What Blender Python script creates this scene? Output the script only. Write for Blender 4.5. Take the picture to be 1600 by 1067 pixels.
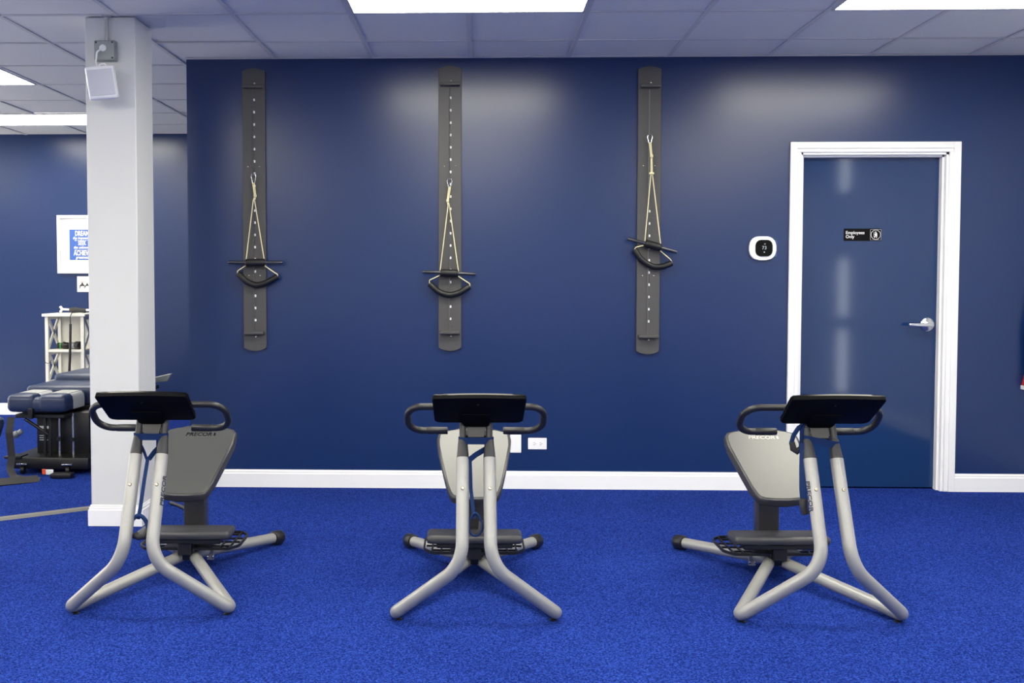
import bpy, bmesh, math, random
from mathutils import Vector, Matrix
random.seed(7)
for o in list(bpy.data.objects): bpy.data.objects.remove(o, do_unlink=True)
S = bpy.context.scene
C = S.collection
PI = math.pi

# ------------------------------------------------------------------ camera
PIT, YAW, ROL, FPX = 0.0395, -0.0276, 0.0008, 1544.0
cam = bpy.data.cameras.new('camera'); co = bpy.data.objects.new('camera', cam); C.objects.link(co)
fw = Vector((math.sin(YAW)*math.cos(PIT), math.cos(YAW)*math.cos(PIT), -math.sin(PIT)))
rt = Vector((math.cos(YAW), -math.sin(YAW), 0)); up = rt.cross(fw)
rt, up = rt*math.cos(ROL)+up*math.sin(ROL), up*math.cos(ROL)-rt*math.sin(ROL)
M = Matrix((rt, up, -fw)).transposed().to_4x4(); M.translation = (0.0644, -6.1709, 1.323)
co.matrix_world = M
cam.sensor_width = 36; cam.sensor_fit = 'HORIZONTAL'; cam.lens = FPX*36/1600
cam.shift_x = (800-707.62)/1600; cam.shift_y = -(533.5-494.7)/1600
cam.clip_start = .05
S.camera = co

# ------------------------------------------------------------------ world, exposure
wd = bpy.data.worlds.new('world'); S.world = wd; wd.use_nodes = True
wd.node_tree.nodes['Background'].inputs[0].default_value = (.6, .7, .9, 1)
wd.node_tree.nodes['Background'].inputs[1].default_value = .05
VS = S.view_settings
VS.view_transform = 'Standard'; VS.look = 'None'; VS.gamma = 1; VS.exposure = 0.0; VS.use_curve_mapping = False
LIGHT = 21.0        # radiance of the ceiling troffers
WINDOW = 7.0       # radiance of the narrow daylight window in the right wall
FILLWIN = 7.0        # radiance of the unseen fill glazing added in the left wall

# ------------------------------------------------------------------ room numbers (metres)
ZC = 2.6803; T = .6096; A = .4291
XR = 3.75; XL = -8.5; YF = -8.9; YB = 3.2; XE = -1.77

# ------------------------------------------------------------------ materials
def lin(c): return tuple((v/12.92 if v <= .04045 else ((v+.055)/1.055)**2.4) for v in c)
def mat(name, rgb, rough=.5, metal=0., spec=.5, bump=0., bscale=200., var=0., vscale=6., coat=0., srgb=True):
    m = bpy.data.materials.new(name); m.use_nodes = True
    nt = m.node_tree; b = nt.nodes['Principled BSDF']
    c = lin([v/255 for v in rgb]) if srgb else rgb
    b.inputs['Base Color'].default_value = (*c, 1)
    b.inputs['Roughness'].default_value = rough; b.inputs['Metallic'].default_value = metal
    b.inputs['Specular IOR Level'].default_value = spec
    b.inputs['Coat Weight'].default_value = coat
    tc = nt.nodes.new('ShaderNodeTexCoord')
    if var:
        n = nt.nodes.new('ShaderNodeTexNoise'); n.inputs['Scale'].default_value = vscale; n.inputs['Detail'].default_value = 5
        nt.links.new(tc.outputs['Object'], n.inputs['Vector'])
        mx = nt.nodes.new('ShaderNodeMix'); mx.data_type = 'RGBA'
        mx.inputs['A'].default_value = (*[v*(1-var) for v in c], 1); mx.inputs['B'].default_value = (*[min(1, v*(1+var)) for v in c], 1)
        nt.links.new(n.outputs['Fac'], mx.inputs['Factor']); nt.links.new(mx.outputs['Result'], b.inputs['Base Color'])
    if bump:
        n = nt.nodes.new('ShaderNodeTexNoise'); n.inputs['Scale'].default_value = bscale; n.inputs['Detail'].default_value = 3
        nt.links.new(tc.outputs['Object'], n.inputs['Vector'])
        bp = nt.nodes.new('ShaderNodeBump'); bp.inputs['Strength'].default_value = bump; bp.inputs['Distance'].default_value = .002
        nt.links.new(n.outputs['Fac'], bp.inputs['Height']); nt.links.new(bp.outputs['Normal'], b.inputs['Normal'])
    return m
def emit(name, rgb, s):
    m = bpy.data.materials.new(name); m.use_nodes = True; nt = m.node_tree
    nt.nodes.remove(nt.nodes['Principled BSDF']); e = nt.nodes.new('ShaderNodeEmission')
    e.inputs[0].default_value = (*rgb, 1); e.inputs[1].default_value = s
    nt.links.new(e.outputs[0], nt.nodes['Material Output'].inputs[0]); return m
def carpet():
    m = mat('carpet', (34, 58, 190), .95, spec=.1)
    nt = m.node_tree; b = nt.nodes['Principled BSDF']; tc = nt.nodes.new('ShaderNodeTexCoord')
    v = nt.nodes.new('ShaderNodeTexVoronoi'); v.inputs['Scale'].default_value = 230
    n = nt.nodes.new('ShaderNodeTexNoise'); n.inputs['Scale'].default_value = 95; n.inputs['Detail'].default_value = 4
    n2 = nt.nodes.new('ShaderNodeTexNoise'); n2.inputs['Scale'].default_value = 1.6; n2.inputs['Detail'].default_value = 4
    for q in (v, n, n2): nt.links.new(tc.outputs['Object'], q.inputs['Vector'])
    sep = nt.nodes.new('ShaderNodeSeparateColor'); nt.links.new(v.outputs['Color'], sep.inputs[0])
    a = nt.nodes.new('ShaderNodeMath'); a.operation = 'MULTIPLY_ADD'; a.inputs[1].default_value = .55
    nt.links.new(sep.outputs[0], a.inputs[0]); 
    n2s = nt.nodes.new('ShaderNodeMath'); n2s.operation = 'MULTIPLY'; n2s.inputs[1].default_value = .18
    nt.links.new(n2.outputs['Fac'], n2s.inputs[0])
    ns = nt.nodes.new('ShaderNodeMath'); ns.operation = 'MULTIPLY_ADD'; ns.inputs[1].default_value = .45
    nt.links.new(n.outputs['Fac'], ns.inputs[0]); nt.links.new(n2s.outputs[0], ns.inputs[2]); nt.links.new(ns.outputs[0], a.inputs[2])
    r = nt.nodes.new('ShaderNodeValToRGB'); e = r.color_ramp.elements
    e[0].position = .12; e[0].color = (*lin((.04, .075, .25)), 1); e[1].position = .95; e[1].color = (*lin((.21, .32, .68)), 1)
    k = e.new(.5); k.color = (*lin((.085, .16, .44)), 1)
    nt.links.new(a.outputs[0], r.inputs[0]); nt.links.new(r.outputs[0], b.inputs['Base Color'])
    bp = nt.nodes.new('ShaderNodeBump'); bp.inputs['Strength'].default_value = .9; bp.inputs['Distance'].default_value = .006
    nt.links.new(a.outputs[0], bp.inputs['Height']); nt.links.new(bp.outputs['Normal'], b.inputs['Normal'])
    b.inputs['Specular IOR Level'].default_value = .02
    return m
MT = dict(
    carpet=carpet(),
    bounce=mat('pale_bounce_floor', (214, 212, 206), .5, var=.05, vscale=3),
    navy=mat('navy_wall_paint', (17, 44, 93), .28, spec=.58, bump=.06, bscale=160, var=.04, vscale=2.5),
    doorblue=mat('navy_door_paint', (26, 53, 98), .085, spec=.5, bump=.02, bscale=60),
    tile=mat('ceiling_tile_fibre', (226, 226, 226), .95, spec=.1, bump=.6, bscale=170, var=.05, vscale=140),
    grid=mat('ceiling_grid_white', (205, 205, 207), .6),
    white=mat('white_trim_paint', (246, 246, 246), .35),
    colwhite=mat('column_paint', (216, 217, 216), .5, bump=.05, bscale=150),
    plaster=mat('room_white_paint', (214, 216, 220), .7),
    silver=mat('silver_powder_coat', (158, 158, 155), .36, metal=.25, bump=.03, bscale=400, var=.10, vscale=9),
    black=mat('black_plastic', (20, 20, 22), .42),
    gloss=mat('console_gloss_black', (8, 8, 12), .2, spec=.35),
    dispblk=mat('thermostat_black', (9, 10, 12), .45, spec=.1),
    glossm=mat('console_satin_black', (8, 8, 12), .55, spec=.06),
    rubber=mat('dark_grip_rubber', (30, 30, 32), .38, bump=.05, bscale=300),
    sleeve=mat('charcoal_metal', (52, 52, 55), .42),
    seat=mat('seat_grey_urethane', (72, 73, 72), .35, spec=.6, bump=.02, bscale=500, var=.06, vscale=8),
    seatrim=mat('seat_shell_charcoal', (56, 56, 58), .45),
    lettering=mat('embossed_lettering', (12, 12, 13), .18, spec=.7),
    postletter=mat('dark_print', (30, 40, 62), .5),
    knee=mat('knee_pad_foam', (58, 58, 62), .38, bump=.08, bscale=250),
    brass=mat('bolt_nickel', (206, 196, 176), .25, metal=.9),
    steel=mat('bright_steel', (205, 207, 210), .22, metal=.95),
    band=mat('navy_webbing', (20, 46, 92), .75, spec=.2, bump=.3, bscale=500),
    board=mat('board_grey_paint', (74, 73, 74), .5, bump=.08, bscale=120, var=.06, vscale=20),
    foam=mat('black_foam', (18, 18, 20), .48, bump=.12, bscale=300),
    barmetal=mat('bar_gunmetal', (84, 86, 92), .25, metal=.7),
    cord=mat('cream_cord', (236, 226, 180), .7, bump=.3, bscale=700),
    chain=mat('chain_metal', (122, 122, 124), .4, metal=.7),
    paper=mat('white_paper', (240, 240, 240), .7),
    vinyl=mat('navy_vinyl', (42, 54, 84), .34, bump=.05, bscale=120),
    steelblk=mat('black_steel', (15, 15, 17), .4),
    shelf=mat('cream_shelf_paint', (232, 230, 220), .5),
    poster=mat('poster_blue', (58, 98, 180), .6),
    galv=mat('galvanised_box', (138, 144, 148), .4, metal=.5, var=.08, vscale=40),
    conduit=mat('conduit_steel', (190, 190, 190), .3, metal=.7),
    grille=mat('speaker_grille', (205, 207, 215), .7, bump=.3, bscale=900),
    spk=mat('speaker_white', (238, 238, 242), .4),
    strip=mat('cord_cover_vinyl', (112, 112, 110), .55),
    strap=mat('dark_strap', (44, 43, 44), .6, bump=.3, bscale=500),
    signblk=mat('sign_black', (10, 10, 12), .5, spec=.1),
    print=mat('white_print', (240, 240, 240), .6),
    pink=mat('mat_line', (226, 214, 206), .7),
    orange=mat('orange_label', (214, 78, 32), .5),
    green=mat('green_ring', (60, 190, 70), .5),
    red=mat('red_fabric', (176, 44, 40), .6),
    darkcloth=mat('dark_blue_cloth', (22, 28, 60), .8),
    gunwhite=mat('white_plastic', (240, 240, 240), .35),
    holes=mat('socket_dark', (40, 40, 40), .6),
    clear=mat('faint_plate', (62, 84, 136), .3),
    lamp=emit('troffer_diffuser', (1, .96, .83), LIGHT),
    fillwin=emit('unseen_window_fill', (1, .97, .88), FILLWIN),
    day=emit('daylight_pane', (.92, .96, 1), WINDOW),
    screen=emit('screen_digits', (.8, .85, .9), .8),
)

# ------------------------------------------------------------------ mesh helpers
def fin(name, bm, m, parent=None, ang=40, smooth=True):
    me = bpy.data.meshes.new(name)
    bmesh.ops.recalc_face_normals(bm, faces=bm.faces)
    bm.to_mesh(me); bm.free()
    if m is not None: me.materials.append(MT[m] if isinstance(m, str) else m)
    if smooth:
        me.polygons.foreach_set('use_smooth', [True]*len(me.polygons)); me.set_sharp_from_angle(angle=math.radians(ang))
    o = bpy.data.objects.new(name, me); C.objects.link(o)
    if parent is not None: o.parent = parent
    return o
def NB(): return bmesh.new()
def box(bm, x0, x1, y0, y1, z0, z1, bev=0, seg=2):
    t = bmesh.new(); bmesh.ops.create_cube(t, size=1)
    for v in t.verts: v.co = Vector(((x0+x1)/2+v.co.x*(x1-x0), (y0+y1)/2+v.co.y*(y1-y0), (z0+z1)/2+v.co.z*(z1-z0)))
    if bev: bmesh.ops.bevel(t, geom=t.edges[:], offset=bev, segments=seg, profile=.5, affect='EDGES')
    join(bm, t); return bm
def join(bm, t, mtx=None):
    if mtx is not None: bmesh.ops.transform(t, matrix=mtx, verts=t.verts)
    me = bpy.data.meshes.new('tmp'); t.to_mesh(me); t.free(); bm.from_mesh(me); bpy.data.meshes.remove(me)
def fillet(pts, rad, n=8):
    pts = [Vector(p) for p in pts]; out = [pts[0]]
    if not isinstance(rad, (list, tuple)): rad = [rad]*(len(pts)-2)
    for i in range(1, len(pts)-1):
        p, a, b = pts[i], (pts[i-1]-pts[i]), (pts[i+1]-pts[i]); la, lb = a.length, b.length
        a.normalize(); b.normalize(); th = a.angle(b); r = rad[i-1]
        if r <= 0 or th > PI-.02: out.append(p); continue
        d = min(r/math.tan(th/2), la*.49 if i > 1 else la*.98, lb*.49 if i < len(pts)-2 else lb*.98); r = d*math.tan(th/2)
        cdir = (a+b).normalized(); cen = p+cdir*(r/math.sin(th/2))
        s = p+a*d-cen; e = p+b*d-cen; ax = s.cross(e).normalized(); tot = s.angle(e)
        for k in range(n+1): out.append(cen+Matrix.Rotation(tot*k/n, 3, ax) @ s)
    out.append(pts[-1]); return out
def tube(bm, pts, r, seg=14, caps=True, closed=False, flat=None, updir=None):
    """sweep a circle (or a flat w x t ribbon profile when flat=(w,t)) along pts; r may be a list"""
    pts = [Vector(p) for p in pts]; n = len(pts); rings = []; prev = None
    for i in range(n):
        if closed: t = (pts[(i+1) % n]-pts[i-1]).normalized()
        else: t = (pts[min(i+1, n-1)]-pts[max(i-1, 0)]).normalized()
        if prev is None:
            ref = Vector(updir) if updir else (Vector((0, 0, 1)) if abs(t.z) < .9 else Vector((0, 1, 0)))
            u = (ref-t*ref.dot(t)).normalized()
        else: u = (prev-t*prev.dot(t)).normalized()
        prev = u; v = t.cross(u); ri = r[i] if isinstance(r, (list, tuple)) else r; ring = []
        if flat:
            w, h = flat
            for a, b in ((-w/2, -h/2), (w/2, -h/2), (w/2, h/2), (-w/2, h/2)): ring.append(bm.verts.new(pts[i]+u*a+v*b))
        else:
            for k in range(seg):
                an = 2*PI*k/seg; ring.append(bm.verts.new(pts[i]+u*(math.cos(an)*ri)+v*(math.sin(an)*ri)))
        rings.append(ring)
    m = len(rings[0]); rng = range(n) if closed else range(n-1)
    for i in rng:
        a, b = rings[i], rings[(i+1) % n]
        for k in range(m): bm.faces.new((a[k], a[(k+1) % m], b[(k+1) % m], b[k]))
    if caps and not closed:
        bm.faces.new(rings[0][::-1]); bm.faces.new(rings[-1])
    return bm
def rtube(bm, pts, r, seg=14, e=None):
    """tube with softly rounded ends"""
    pts = [Vector(p) for p in pts]; e = e or r*.45
    d0 = (pts[1]-pts[0]).normalized(); d1 = (pts[-2]-pts[-1]).normalized()
    q = [pts[0], pts[0]+d0*e*.3, pts[0]+d0*e]+pts[1:-1]+[pts[-1]+d1*e, pts[-1]+d1*e*.3, pts[-1]]
    k = len(pts)-2
    return tube(bm, q, [r-e, r-e*.3, r]+[r]*k+[r, r-e*.3, r-e], seg)
def lathe(bm, prof, seg=24, mtx=None):
    t = bmesh.new(); rings = []
    for rr, z in prof: rings.append([t.verts.new((max(rr, 1e-5)*math.cos(2*PI*k/seg), max(rr, 1e-5)*math.sin(2*PI*k/seg), z)) for k in range(seg)])
    for a, b in zip(rings, rings[1:]):
        for k in range(seg): t.faces.new((a[k], a[(k+1) % seg], b[(k+1) % seg], b[k]))
    t.faces.new(rings[0][::-1]); t.faces.new(rings[-1]); bmesh.ops.remove_doubles(t, verts=t.verts, dist=2e-5)
    join(bm, t, mtx); return bm
def prism(bm, outline, d0, d1, mtx=None, bev=0, seg=2):
    """outline in the local xy plane, extruded z d0..d1"""
    t = bmesh.new()
    a = [t.verts.new((x, y, d0)) for x, y in outline]; b = [t.verts.new((x, y, d1)) for x, y in outline]; n = len(a)
    f0 = t.faces.new(a[::-1]); f1 = t.faces.new(b)
    for i in range(n): t.faces.new((a[i], a[(i+1) % n], b[(i+1) % n], b[i]))
    if bev: bmesh.ops.bevel(t, geom=list(f0.edges)+list(f1.edges), offset=bev, segments=seg, profile=.5, affect='EDGES')
    join(bm, t, mtx); return bm
def rrect(w, h, r, n=6):
    out = []
    for cx, cy, a0 in ((w/2-r, h/2-r, 0), (-w/2+r, h/2-r, PI/2), (-w/2+r, -h/2+r, PI), (w/2-r, -h/2+r, 1.5*PI)):
        for k in range(n+1): a = a0+PI/2*k/n; out.append((cx+r*math.cos(a), cy+r*math.sin(a)))
    return out
def frame_mtx(o, x, y):
    x = Vector(x).normalized(); y = Vector(y); y = (y-x*y.dot(x)).normalized(); z = x.cross(y)
    m = Matrix((x, y, z)).transposed().to_4x4(); m.translation = o; return m
FACING = lambda x, y, z: frame_mtx((x, y, z), (1, 0, 0), (0, 0, 1))      # local +z points to -Y (towards the camera)
def axis_mtx(o, d):
    d = Vector(d).normalized(); m = d.to_track_quat('Z', 'Y').to_matrix().to_4x4(); m.translation = o; return m
def text(name, s, size, m, mtx, parent, depth=.0008, bold=0., shear=0., sx=1., align='CENTER'):
    cu = bpy.data.curves.new(name, 'FONT'); cu.body = s; cu.size = size; cu.extrude = depth; cu.offset = bold; cu.shear = shear
    cu.align_x = align; cu.align_y = 'CENTER'; cu.resolution_u = 3
    t = bpy.data.objects.new('tmp', cu); C.objects.link(t); bpy.context.view_layer.update()
    me = bpy.data.meshes.new_from_object(t.evaluated_get(bpy.context.evaluated_depsgraph_get()))
    bpy.data.objects.remove(t, do_unlink=True); bpy.data.curves.remove(cu)
    me.name = name; me.transform(mtx @ Matrix.Diagonal((sx, 1, 1, 1))); me.materials.clear(); me.materials.append(MT[m])
    o = bpy.data.objects.new(name, me); C.objects.link(o)
    if parent is not None: o.parent = parent
    return o
def tag(o, label, cat, group=None):
    o['label'] = label; o['category'] = cat
    if group: o['group'] = group
    return o
def thing(name, label, cat, loc=(0, 0, 0), rz=0, group=None):
    o = bpy.data.objects.new(name, None); C.objects.link(o); o.location = loc; o.rotation_euler = (0, 0, rz); o.empty_display_size = .1
    return tag(o, label, cat, group)
def struct(o): o['kind'] = 'structure'; return o
def part(name, bm, m, parent, label=None, **k):
    o = fin(name, bm, m, parent, **k)
    if label: o['label'] = label
    return o
def copy_part(o, parent, loc):
    c = o.copy(); C.objects.link(c); c.parent = parent; c.location = loc; return c

# ================================================================== SETTING
struct(fin('floor', box(NB(), -4.85, XR, YF, YB, -.1, 0), 'carpet'))
struct(fin('floor_bounce', box(NB(), XL, -4.85, YF, YB, -.1, -.002), 'bounce'))  # unseen pale floor, added to bounce neutral light onto the ceiling
# main navy wall with the doorway
DX0, DX1, DZ = 2.03, 2.94, 2.10
b = NB(); box(b, XE, DX0, 0, .16, 0, ZC+.1); box(b, DX1, XR, 0, .16, 0, ZC+.1); box(b, DX0, DX1, 0, .16, DZ, ZC+.1)
struct(fin('wall_back', b, 'navy'))
struct(fin('wall_alcove_back', box(NB(), XL, XE+.16, YB, YB+.15, 0, ZC+.1), 'navy'))
struct(fin('wall_alcove_side', box(NB(), XE, XE+.16, .16, YB, 0, ZC+.1), 'navy'))
# left wall: unseen glazing in white mullions, added to brighten the alcove ceiling
b = NB(); SY0, SY1, SZ0, SZ1 = -1.2, 2.8, .35, 2.45
box(b, XL-.15, XL, YF, SY0, 0, ZC+.1); box(b, XL-.15, XL, SY1, YB+.15, 0, ZC+.1); box(b, XL-.15, XL, SY0, SY1, 0, SZ0); box(b, XL-.15, XL, SY0, SY1, SZ1, ZC+.1)
struct(fin('wall_left', b, 'navy'))
sw = struct(fin('window_unseen', box(NB(), XL-.14, XL-.12, SY0, SY1, SZ0, SZ1), 'white'))
NP = 3; pw = (SY1-SY0)/NP
for k in range(NP): part('pane', box(NB(), XL-.11, XL-.10, SY0+k*pw+.03, SY0+(k+1)*pw-.03, SZ0+.03, SZ1-.03), 'fillwin', sw)
for k in range(NP+1): part('mullion', box(NB(), XL-.12, XL-.05, SY0+k*pw-.03, SY0+k*pw+.03, SZ0, SZ1), 'white', sw)
struct(fin('wall_front', box(NB(), XL-.15, XR+.15, YF-.15, YF, 0, ZC+.1), 'plaster'))
# right wall with a tall narrow three-pane window (its daylight is the streak mirrored in the door)
WY0, WY1 = -3.98, -3.70; panes = [(.16, .80), (.93, 1.52), (2.20, 2.56)]
b = NB(); box(b, XR, XR+.15, YF, WY0, 0, ZC+.1); box(b, XR, XR+.15, WY1, .16, 0, ZC+.1); zs = 0
for z0, z1 in panes+[(ZC+.1, 0)]:
    box(b, XR, XR+.15, WY0, WY1, zs, z0); zs = z1
struct(fin('wall_right', b, 'plaster'))
wn = struct(fin('window_1', box(NB(), XR+.11, XR+.13, WY0-.03, WY1+.03, .1, 2.62), 'white'))
for z0, z1 in panes: part('pane', box(NB(), XR+.006, XR+.016, WY0+.005, WY1-.005, z0+.004, z1-.004), 'day', wn)

# baseboards with a moulded top edge
BB = [(0, 0), (.016, 0), (.016, .086), (.013, .092), (.013, .100), (.008, .110), (0, .110)]   # (out, up)
def baseboard(name, p, q, out):
    p, q, out = Vector(p), Vector(q), Vector(out); bm = NB()
    r = [[bm.verts.new(e+out*o_+Vector((0, 0, z))) for o_, z in BB] for e in (p, q)]; n = len(BB)
    for i in range(n): bm.faces.new((r[0][i], r[0][(i+1) % n], r[1][(i+1) % n], r[1][i]))
    bm.faces.new(r[0]); bm.faces.new(r[1][::-1]); return struct(fin(name, bm, 'white', ang=20))
CW = .062     # door casing width
baseboard('baseboard_back', (XE, 0, 0), (DX0-CW+.006, 0, 0), (0, -1, 0))
baseboard('baseboard_back_right', (DX1+CW-.006, 0, 0), (XR, 0, 0), (0, -1, 0))
baseboard('baseboard_alcove', (XL, YB, 0), (XE, YB, 0), (0, -1, 0))
baseboard('baseboard_right', (XR, YF, 0), (XR, 0, 0), (-1, 0, 0))

# column
CX0, CX1, CY0, CY1 = -2.004, -1.740, -1.006, -.738
col = struct(fin('column', box(NB(), CX0, CX1, CY0, CY1, 0, ZC, .004, 1), 'colwhite'))
col['label'] = 'white square column standing between the alcove and the left machine'
b = NB()
for (o_, z0, z1) in ((.014, 0, .088), (.010, .088, .102), (.005, .102, .112)):
    box(b, CX0-o_, CX1+o_, CY0-o_, CY1+o_, z0, z1, .002, 1)
struct(fin('baseboard_column', b, 'white'))

# ------------------------------------------------------------------ ceiling: slab, hung grid, tiles
ceil = struct(fin('ceiling', box(NB(), XL, XR, YF, YB, ZC+.06, ZC+.16), 'plaster'))
cols = list(range(-14, 7)); rows = list(range(-14, 6))              # tile = columns i..i+1, rows n..n+1 (Y = -A+n*T)
lights = []                                                       # (col, row): two tiles wide
for n in (-2, -5, -8, -11):  # rows after the first are added out of view to raise the room light
    lights += [(-1, n), (3, n)]
    if n != -2: lights.append((-5, n)); lights.append((-9, n)); lights.append((-13, n))
lights += [(-7, 1), (-7, 4), (-11, 1), (-11, 4)]  # last pair is added out of view as well
taken = {(i+k, n) for i, n in lights for k in (0, 1)}
X = lambda i: i*T
Y = lambda n: -A+n*T
W2 = .012
def clipx(a, c): return max(a, XL), min(c, XR)
tile_mesh = None; far = NB()
for n in rows:
    for i in cols:
        if (i, n) in taken: continue
        x0, x1 = clipx(X(i)+.004, X(i+1)-.004); y0, y1 = max(Y(n)+.004, YF), min(Y(n+1)-.004, YB)
        if x1-x0 < .05 or y1-y0 < .03: continue
        if i > -3 and y1 > 0:
            if y0 >= 0: continue
            y1 = -.001
        full = abs(x1-x0-T+.008) < 1e-4 and abs(y1-y0-T+.008) < 1e-4
        if n < -4 or i < -9:
            box(far, x0, x1, y0, y1, ZC+.006, ZC+.022); continue
        if full and tile_mesh:
            o = bpy.data.objects.new('ceiling_tile', tile_mesh); C.objects.link(o); o.parent = ceil
        else:
            w, h = (x1-x0)/2, (y1-y0)/2
            o = fin('ceiling_tile', box(NB(), -w, w, -h, h, 0, .016), 'tile', ceil)
            if full: tile_mesh = o.data
        o.location = ((x0+x1)/2, (y0+y1)/2, ZC+.004+random.uniform(0, .003))
o = fin('ceiling_tile_field', far, 'tile', ceil); o['kind'] = 'stuff'
for i in range(-13, 7):
    x = X(i); ya = YF; yb_ = YB if x < XE else -.001
    if x < XL or x > XR: continue
    part('grid_runner', box(NB(), x-W2, x+W2, ya, yb_, ZC-.0005, ZC+.0045), 'grid', ceil)
for n in range(-13, 6):
    y = Y(n); xa, xb = XL, (XR if y < 0 else XE)
    if y < YF or y > YB: continue
    part('cross_tee', box(NB(), xa, xb, y-W2, y+W2, ZC, ZC+.0045), 'grid', ceil)
part('wall_angle', box(NB(), XE, XR, -.022, -.0005, ZC-.001, ZC+.004), 'grid', ceil)
LN = {(-1, -2): 'ceiling light panel over the middle machine', (3, -2): 'ceiling light panel in front of the door at upper right',
      (-7, 1): 'ceiling light panel cut off by the left picture edge, nearest of two in the alcove', (-7, 4): 'long ceiling light panel deepest in the alcove behind the column'}
for i, n in lights:
    vis = (i, n) in LN
    t = thing('ceiling_light', LN.get((i, n), 'added ceiling light panel out of view'), 'ceiling light', (X(i+1), Y(n)+T/2, ZC), group='recessed fluorescent ceiling lights')
    w, h = T-W2-.001, T/2-W2-.001
    b = NB()
    box(b, -w, w, -h, -h+.014, -.004, .010, .002, 1); box(b, -w, w, h-.014, h, -.004, .010, .002, 1)
    box(b, -w, -w+.014, -h, h, -.004, .010, .002, 1); box(b, w-.014, w, -h, h, -.004, .010, .002, 1)
    part('frame', b, 'grid', t)
    part('diffuser', box(NB(), -w+.012, w-.012, -h+.012, h-.012, -.002, .006), 'lamp', t)

# ------------------------------------------------------------------ door and casing
d = struct(bpy.data.objects.new('door_1', None)); C.objects.link(d); d.location = ((DX0+DX1)/2, 0, 0)
d['label'] = 'navy painted door with steel lever handle and employees sign'
wd_ = (DX1-DX0)/2
LY = .072
part('leaf', box(NB(), -wd_+.022, wd_-.022, LY, LY+.045, .008, DZ-.022, .002, 1), 'doorblue', d)
b = NB()
for s in (-1, 1): box(b, min(s*wd_, s*(wd_-.02)), max(s*wd_, s*(wd_-.02)), .0, .158, 0, DZ)
box(b, -wd_, wd_, .0, .158, DZ-.02, DZ)
part('jamb', b, 'white', d)
b = NB()
for s in (-1, 1): box(b, min(s*(wd_-.02), s*(wd_-.032)), max(s*(wd_-.02), s*(wd_-.032)), .03, LY-.002, 0, DZ-.02)
box(b, -wd_+.02, wd_-.02, .03, LY-.002, DZ-.032, DZ-.02)
part('door_stop', b, 'white', d)
hd = NB(); hx, hz = 2.853-d.location.x, 1.033
lathe(hd, [(.0, 0), (.042, 0), (.042, .006), (.037, .011), (.018, .013), (.013, .016), (.013, .05), (0, .05)], 28, FACING(hx, LY-.0005, hz))
h = part('handle_rose', hd, 'steel', d, 'round satin steel rose of the door handle')
b = NB(); box(b, hx-.135, hx+.018, LY-.062, LY-.046, hz-.011, hz+.010, .004, 2)
part('lever', b, 'steel', h)
# casing: flat outer band with a stepped inner bead
tr = struct(bpy.data.objects.new('trim_1', None)); C.objects.link(tr); tr['label'] = 'white door casing around the navy door'
zt = DZ-.006
def casing(name, bands):
    bm = NB()
    for bx in bands: box(bm, *bx, .002, 1)
    part(name, bm, 'white', tr)
i0, i1 = DX0+.006, DX1-.006
casing('casing_side', [(DX0-CW+.012, i0, -.012, 0, 0, zt), (DX0-CW, DX0-CW+.042, -.019, 0, 0, zt+CW)])
casing('casing_side', [(i1, DX1+CW-.012, -.012, 0, 0, zt), (DX1+CW-.042, DX1+CW, -.019, 0, 0, zt+CW)])
casing('casing_head', [(DX0-CW+.042, DX1+CW-.042, -.012, 0, zt, zt+CW-.012), (DX0-CW+.042, DX1+CW-.042, -.019, 0, zt+.022, zt+CW)])

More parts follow.
